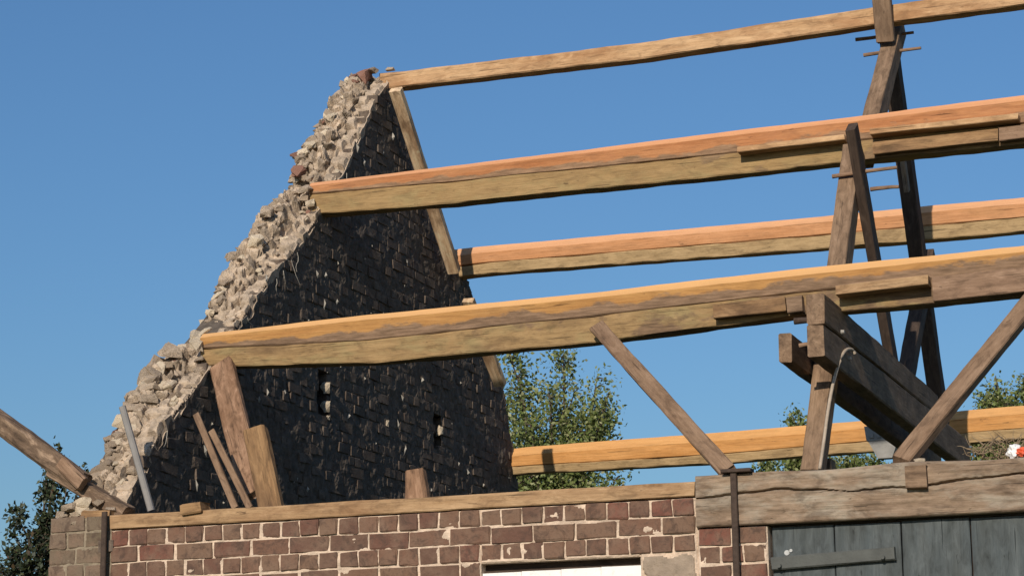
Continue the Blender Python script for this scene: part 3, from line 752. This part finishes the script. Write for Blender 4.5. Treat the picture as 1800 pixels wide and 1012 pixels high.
# collars
def along(ua, va, ub, vb, xc, wd, h, mat, name, seed, h2=None):
    a, b = at(ua, va, x=xc+wd/2), at(ub, vb, x=xc+wd/2); a.x = b.x = xc
    return timber(name, a, b, wd, h, mat, tr, seed=seed, amp=.005, c=.007, h2=h2)
along(1392, 610, 1655, 812, XT-.10, .07, .155, W_OLD, 'collar', 11)
along(1448, 597, 1705, 800, XT+.155, .085, .165, W_OLD, 'collar', 12, h2=.20)
col_ = along(1450, 541, 1650, 712, XT+.15, .095, .155, W_OLD, 'collar', 13, h2=.13)
M_BOLT = plain('bolt_heads', (.30, .28, .25), .2, .6)
for u, v in ((1481, 583), (1493, 629)):
    p = at(u, v, x=XT+.205); o = disc(p, .012, M_BOLT, tr); o.rotation_euler = (0, math.pi/2, 0); sub(o, col_)
o = disc(at(1413, 563, x=XT+.05), .018, M_IRON, tr, 'bolt', .10); o.rotation_euler = (0, math.pi/2, 0)
# pegs through the joints
for (ua, va, ub, vb, y) in ((1504, 70, 1606, 57, 3.72), (1518, 97, 1619, 85, 3.62), (1463, 310, 1577, 294, 2.16), (1530, 333, 1580, 328, 2.2), (1405, 607, 1450, 600, .95)):
    a, b = at(ua, va, y=y), at(ub, vb, y=y); v, f = tube([a+(b-a)*k/4+Vector((0, 0, rc.uniform(-.002, .002))) for k in range(5)], .013, 8, .010)
    put(link('peg', mesh('peg', v, f), W_END), tr)
# whitewashed board on the rear rafter
inplane(1577, 272, 1584, 338, XT-.10, XT+.0, .02, M_WHITE, 'white_board', tr, seed=8, xe=XT-.10, c=.003, amp=.003)
inplane(1588, 270, 1597, 338, XT+.0, XT+.03, .07, W_BEAM, 'packing_board', tr, seed=8, c=.003, amp=.003)
# cable hanging over the collars
ctrl = [(1503, 622), (1497, 614), (1486, 616), (1476, 634), (1464, 676), (1455, 725), (1449, 770), (1441, 824)]
pts = [at(u, v, x=XT+.23-.012*k) for k, (u, v) in enumerate(ctrl)]
sm = []
for i in range(len(pts)-1):
    p0, p1, p2, p3 = pts[max(0, i-1)], pts[i], pts[i+1], pts[min(len(pts)-1, i+2)]
    for k in range(5):
        t = k/5; sm.append(.5*((2*p1)+(p2-p0)*t+(2*p0-5*p1+4*p2-p3)*t*t+(3*p1-p0-3*p2+p3)*t**3))
sm.append(pts[-1]); v, f = tube(sm, .009, 8)
tag(link('cable', mesh('cable', v, f, True), M_ROPE), 'pale cable looped over the dark collar and hanging down the truss leg', 'cable')
# grey zinc hopper below the collars
hp = at(1556, 768, y=5.2); hop = empty('zinc_hopper', hp, 'grey tapered hopper below the dark collars in front of the rear purlin', 'hopper')
def frustum(name, w0, d0, w1, d1, z0, z1, mat, parent):
    V = [(sx*w0, sy*d0, z0) for sx, sy in ((-1, -1), (1, -1), (1, 1), (-1, 1))]+[(sx*w1, sy*d1, z1) for sx, sy in ((-1, -1), (1, -1), (1, 1), (-1, 1))]
    return link(name, mesh(name, V, [(3, 2, 1, 0), (4, 5, 6, 7)]+[(i, (i+1) % 4, 4+(i+1) % 4, 4+i) for i in range(4)]), mat, parent)
frustum('rim', .115, .08, .125, .09, -.03, .07, M_GREYSTEEL, hop); frustum('bowl', .05, .04, .105, .075, -.15, -.031, M_GREYSTEEL, hop)
for k in range(4): o = frustum('rivet_plate', .014, .004, .014, .004, -.012, .016, M_BOLT, hop); o.location = (-.075+.05*k, -.092, .0)

# struts from the lower purlin to the wall
s1 = timber('strut', at(1049, 573, y=.955), at(1279, 828, y=.055), .085, .03, W_STRUT, None, up=Vector((0, -1, .5)), seed=1)
tag(s1, 'brown diagonal strut from the front lower purlin down to the plate joint', 'strut', 'struts under the front lower purlin')
s2 = timber('strut', at(1836, 503, y=.955), at(1584, 812, y=.03), .09, .06, W_STRUT, None, up=Vector((0, -1, .35)), seed=2)
tag(s2, 'brown diagonal strut leaning across the truss collars onto the lintel beam', 'strut', 'struts under the front lower purlin')

# ------------------------------------------------------------------ loose timbers by the gable
o = timber('post', at(390, 640, y=1.03), at(447, 868, y=.40), .145, .05, W_PINK, None, up=Vector((0, -1, .2)), seed=3, c=.008, amp=.006, bow=.01)
tag(o, 'reddish brown board hanging below the purlin end before the black gable', 'post')
o = timber('stub_post', at(479, 905, y=.19), at(449, 757, y=.19), .135, .06, W_STUMP, None, up=Vector((0, -1, 0)), seed=4, c=.012, amp=.006, cut1=.5, w2=.13)
tag(o, 'broad orange-brown timber stub standing behind the wall plate below the reddish board', 'post')
o = timber('lath', at(345, 728, y=.33), at(414, 893, y=.17), .036, .02, W_STRUT, None, up=Vector((0, -1, .2)), seed=5, c=.003, amp=.002)
tag(o, 'thin lath leaning before the black gable, the longer of two', 'lath', 'thin laths leaning behind the wall plate')
o = timber('lath', at(372, 757, y=.33), at(440, 893, y=.17), .034, .02, W_STRUT, None, up=Vector((0, -1, .2)), seed=6, c=.003, amp=.002)
tag(o, 'thin lath leaning before the black gable, the shorter one beside the orange-brown stub', 'lath', 'thin laths leaning behind the wall plate')
o = timber('grey_pole', at(215, 714, y=.10), at(266, 897, y=.15), .036, .03, M_GREYPIPE, None, up=Vector((0, -1, 0)), seed=7, c=.008, amp=.001)
tag(o, 'grey pole leaning against the broken gable edge', 'pole')
o = timber('timber_block', at(735, 885, y=.17), at(730, 827, y=.17), .13, .07, W_PINK, None, up=Vector((0, -1, 0)), seed=8, c=.018, amp=.006, w2=.10)
tag(o, 'small brown timber block showing behind the wall plate before the black gable', 'block')
lb = empty('fallen_beam', at(120, 850, y=-.06), 'broken barky beam slanting down onto the left corner of the gable', 'beam')
timber('upper_length', at(-140, 650, y=.08), at(146, 848, y=.08), .10, .118, W_LOG, lb, seed=9, c=.018, amp=.016, bow=.01, h2=.105)
timber('lower_length', at(95, 826, y=.10), at(224, 903, y=.10), .10, .085, W_LOG, lb, seed=10, c=.01, amp=.008)
timber('split_block', at(108, 812, y=.01), at(146, 850, y=.01), .05, .075, W_END, lb, seed=11, c=.01, amp=.008)
# rubble at the outer corner under the beam
for k, (u, v, sz, mi) in enumerate(((128, 892, .07, 3), (148, 884, .06, 2), (160, 900, .055, 3), (176, 884, .05, 0), (140, 904, .05, 2), (110, 905, .05, 3), (196, 896, .045, 3))):
    o = link('stone', by[mi][k]); o.location = at(u, v, y=.05); o.scale = (sz, sz, sz*.8); put(o, gab)
o = tag(link('ridge_stone', by[3][3]), 'small lump of mortar perched on the gable end of the ridge beam', 'rubble'); o.location = at(686, 122, y=3.53); o.scale = (.035, .035, .03)

# twigs and a bag on the lintel at the right
V, Fc = [], []
for _ in range(150):
    p = at(rc.uniform(1712, 1850), 806, y=.16); p.y += rc.uniform(-.07, .05); p.z += rc.uniform(-.01, .07)*(.4+.6*math.exp(-((p.x-4.62)/.12)**2)*1.4)
    d = Vector((rc.gauss(0, 1), rc.gauss(0, .5), abs(rc.gauss(0, .5)))).normalized(); pts = [p]
    for s in range(4): pts.append(pts[-1]+d*rc.uniform(.012, .03)); d = (d+Vector((rc.gauss(0, .4), rc.gauss(0, .3), rc.gauss(0, .4)-.1))).normalized()
    v, f = tube(pts, rc.uniform(.002, .0045), 4, .001); b0 = len(V); V += v; Fc += [tuple(b0+i for i in q) for q in f]
tag(link('twigs', mesh('twigs', V, Fc), M_TWIG), 'dry twigs heaped on the lintel beam at the right edge', 'twigs', kind='stuff')
bg_ = empty('plastic_bag', at(1783, 800, y=.06), 'crumpled white and red plastic bag among the twigs on the lintel beam', 'bag')
for nm, m_, off, sc, sd in (('bag_sheet', M_BAG, (0, 0, .015), (.035, .03, .035), 3), ('red_corner', M_RED, (.035, -.015, .012), (.03, .02, .02), 5)):
    bm = bmesh.new(); bmesh.ops.create_icosphere(bm, subdivisions=3, radius=1)
    for vv in bm.verts: vv.co *= 1+.55*noise.noise(vv.co*2.1+Vector((sd, 0, 0)))+.25*noise.noise(vv.co*6)
    me = bpy.data.meshes.new(nm); bm.to_mesh(me); bm.free(); o = link(nm, me, m_, bg_); o.location = off; o.scale = sc

# ------------------------------------------------------------------ trees
def leaves_mesh(name, pts, dirs, size, seed, mat):
    r = np.random.default_rng(seed); n = len(pts); P = np.array(pts)
    a = r.normal(size=(n, 3)); a /= np.linalg.norm(a, axis=1)[:, None]
    b = r.normal(size=(n, 3)); b -= (b*a).sum(1)[:, None]*a; b /= np.linalg.norm(b, axis=1)[:, None]
    s = size*r.uniform(.6, 1.25, n)[:, None]
    nrm = np.cross(a, b)
    V = np.stack([P, P+a*s*.5+b*s*.32+nrm*s*.06, P+a*s*1.1, P+a*s*.5-b*s*.32+nrm*s*.06], 1).reshape(-1, 3)
    me = bpy.data.meshes.new(name); me.vertices.add(4*n); me.vertices.foreach_set('co', V.ravel())
    me.loops.add(4*n); me.loops.foreach_set('vertex_index', np.arange(4*n)); me.polygons.add(n)
    me.polygons.foreach_set('loop_start', np.arange(n)*4); me.polygons.foreach_set('loop_total', np.full(n, 4)); me.update(); me.validate()
    me.materials.append(mat); return me
def tree(label, base, tips, spread, nleaf, size, seed, mat, twig=.012, trunk_r=.12, name='tree', group=None, cat='tree', fork=.45, side=26):
    """base point, list of (limb tip, radius of its spray); twigs carry the leaves"""
    r = random.Random(seed); base = Vector(base)
    root = empty(name, base, label, cat, group)
    top = sum((Vector(t) for t, _ in tips), Vector())/len(tips)
    forkp = base.lerp(top, fork)
    BV, BF, LP = [], [], []
    def add(pts, ra, rb):
        v, f = tube(pts, ra, 6, rb); b0 = len(BV); BV.extend(v); BF.extend(tuple(b0+i for i in q) for q in f)
    tk = [base+(forkp-base)*k/6+Vector((r.uniform(-1, 1), r.uniform(-1, 1), 0))*trunk_r*.3 for k in range(7)]
    v, f = tube([p-base for p in tk], trunk_r, 8, trunk_r*.6); link('trunk', mesh('trunk', v, f, True), M_BARK, root)
    for tip, rad in tips:
        tip = Vector(tip); pts = [tk[-1]+(tip-tk[-1])*k/6+Vector((r.uniform(-1, 1), r.uniform(-1, 1), r.uniform(-.5, .5)))*rad*.12*(k not in (0, 6)) for k in range(7)]
        add(pts, trunk_r*.45, twig*.5)
        for s in range(side):
            k = r.uniform(2.2, 6); i = min(5, int(k)); p = pts[i].lerp(pts[i+1], k-i)
            fall = 1.0-.75*max(0, (k-2.2)/3.8)
            d = Vector((r.gauss(0, 1), r.gauss(0, 1), r.gauss(.35, .7))).normalized()
            L = rad*fall*r.uniform(.55, 1.25); tw = [p]
            for q in range(4): tw.append(tw[-1]+d*L/4); d = (d+Vector((r.gauss(0, .22), r.gauss(0, .22), r.gauss(-.02, .2)))).normalized()
            add(tw, twig, twig*.25)
            for _ in range(int(nleaf)):
                k2 = r.random()**.7*4; ii = min(3, int(k2)); LP.append(tw[ii].lerp(tw[ii+1], k2-ii)+Vector((r.gauss(0, 1), r.gauss(0, 1), r.gauss(0, 1)))*spread)
    link('limbs', mesh('limbs', [p-base for p in BV], BF), M_BARK, root)
    o = link('crown', leaves_mesh('crown', [tuple(p-base) for p in LP], None, size, seed, mat), None, root)
    return root
def tips_at(lst, y): return [(at(u, v, y=y+dy), rad) for u, v, dy, rad in lst]
Y1 = 15.0
g1 = tips_at([(895, 622, 0, .55), (915, 680, .3, .6), (990, 622, .5, .45), (965, 690, 0, .6), (1010, 690, .6, .6), (1050, 660, .2, .4), (1070, 690, 0, .35), (935, 745, -.3, .6), (1000, 750, .2, .65), (1045, 740, .4, .5), (900, 770, 0, .6), (950, 815, 0, .6), (1010, 820, 0, .55), (1085, 838, 0, .3), (870, 700, .4, .6), (860, 800, .3, .7)], Y1)
b1 = at(960, 900, y=Y1); tree('airy green tree behind the far foot of the black gable', (b1.x, Y1, 0), g1, .10, 48, .055, 3, M_LEAF, fork=.66)
Y2 = 16.0
g2 = tips_at([(1340, 815, 0, .3), (1390, 800, .2, .4), (1395, 735, .3, .22), (1450, 812, 0, .4), (1500, 805, .2, .4), (1540, 815, 0, .35)], Y2)
b2_ = at(1440, 900, y=Y2); tree('low green tree top showing under the rear purlin beside the truss leg', (b2_.x, Y2, 0), g2, .07, 55, .054, 5, M_LEAF, fork=.8)
Y3 = 17.0
g3 = tips_at([(1750, 660, 0, .35), (1735, 700, .2, .4), (1770, 705, 0, .4), (1720, 740, 0, .4), (1815, 660, 0, .4), (1810, 720, .3, .5), (1765, 780, 0, .5)], Y3)
b3 = at(1765, 860, y=Y3); tree('green tree behind the right strut above the rear purlin', (b3.x, Y3, 0), g3, .07, 60, .054, 7, M_LEAF, fork=.8)
Y4 = 2.2
g4 = tips_at([(40, 880, 0, .26), (75, 900, .1, .24), (25, 935, 0, .3), (85, 955, .15, .28), (50, 990, 0, .32), (-10, 990, 0, .3), (105, 1000, .1, .25), (103, 782, .2, .13), (88, 800, .2, .12), (150, 822, .25, .10), (118, 850, .2, .12)], Y4)
b4 = at(50, 1010, y=Y4); tree('dark leafy shrub growing outside the left corner of the gable', (b4.x-.1, Y4, 0), g4, .02, 16, .036, 9, M_LEAFD, twig=.004, trunk_r=.05, name='shrub', cat='shrub', fork=.8, side=24)
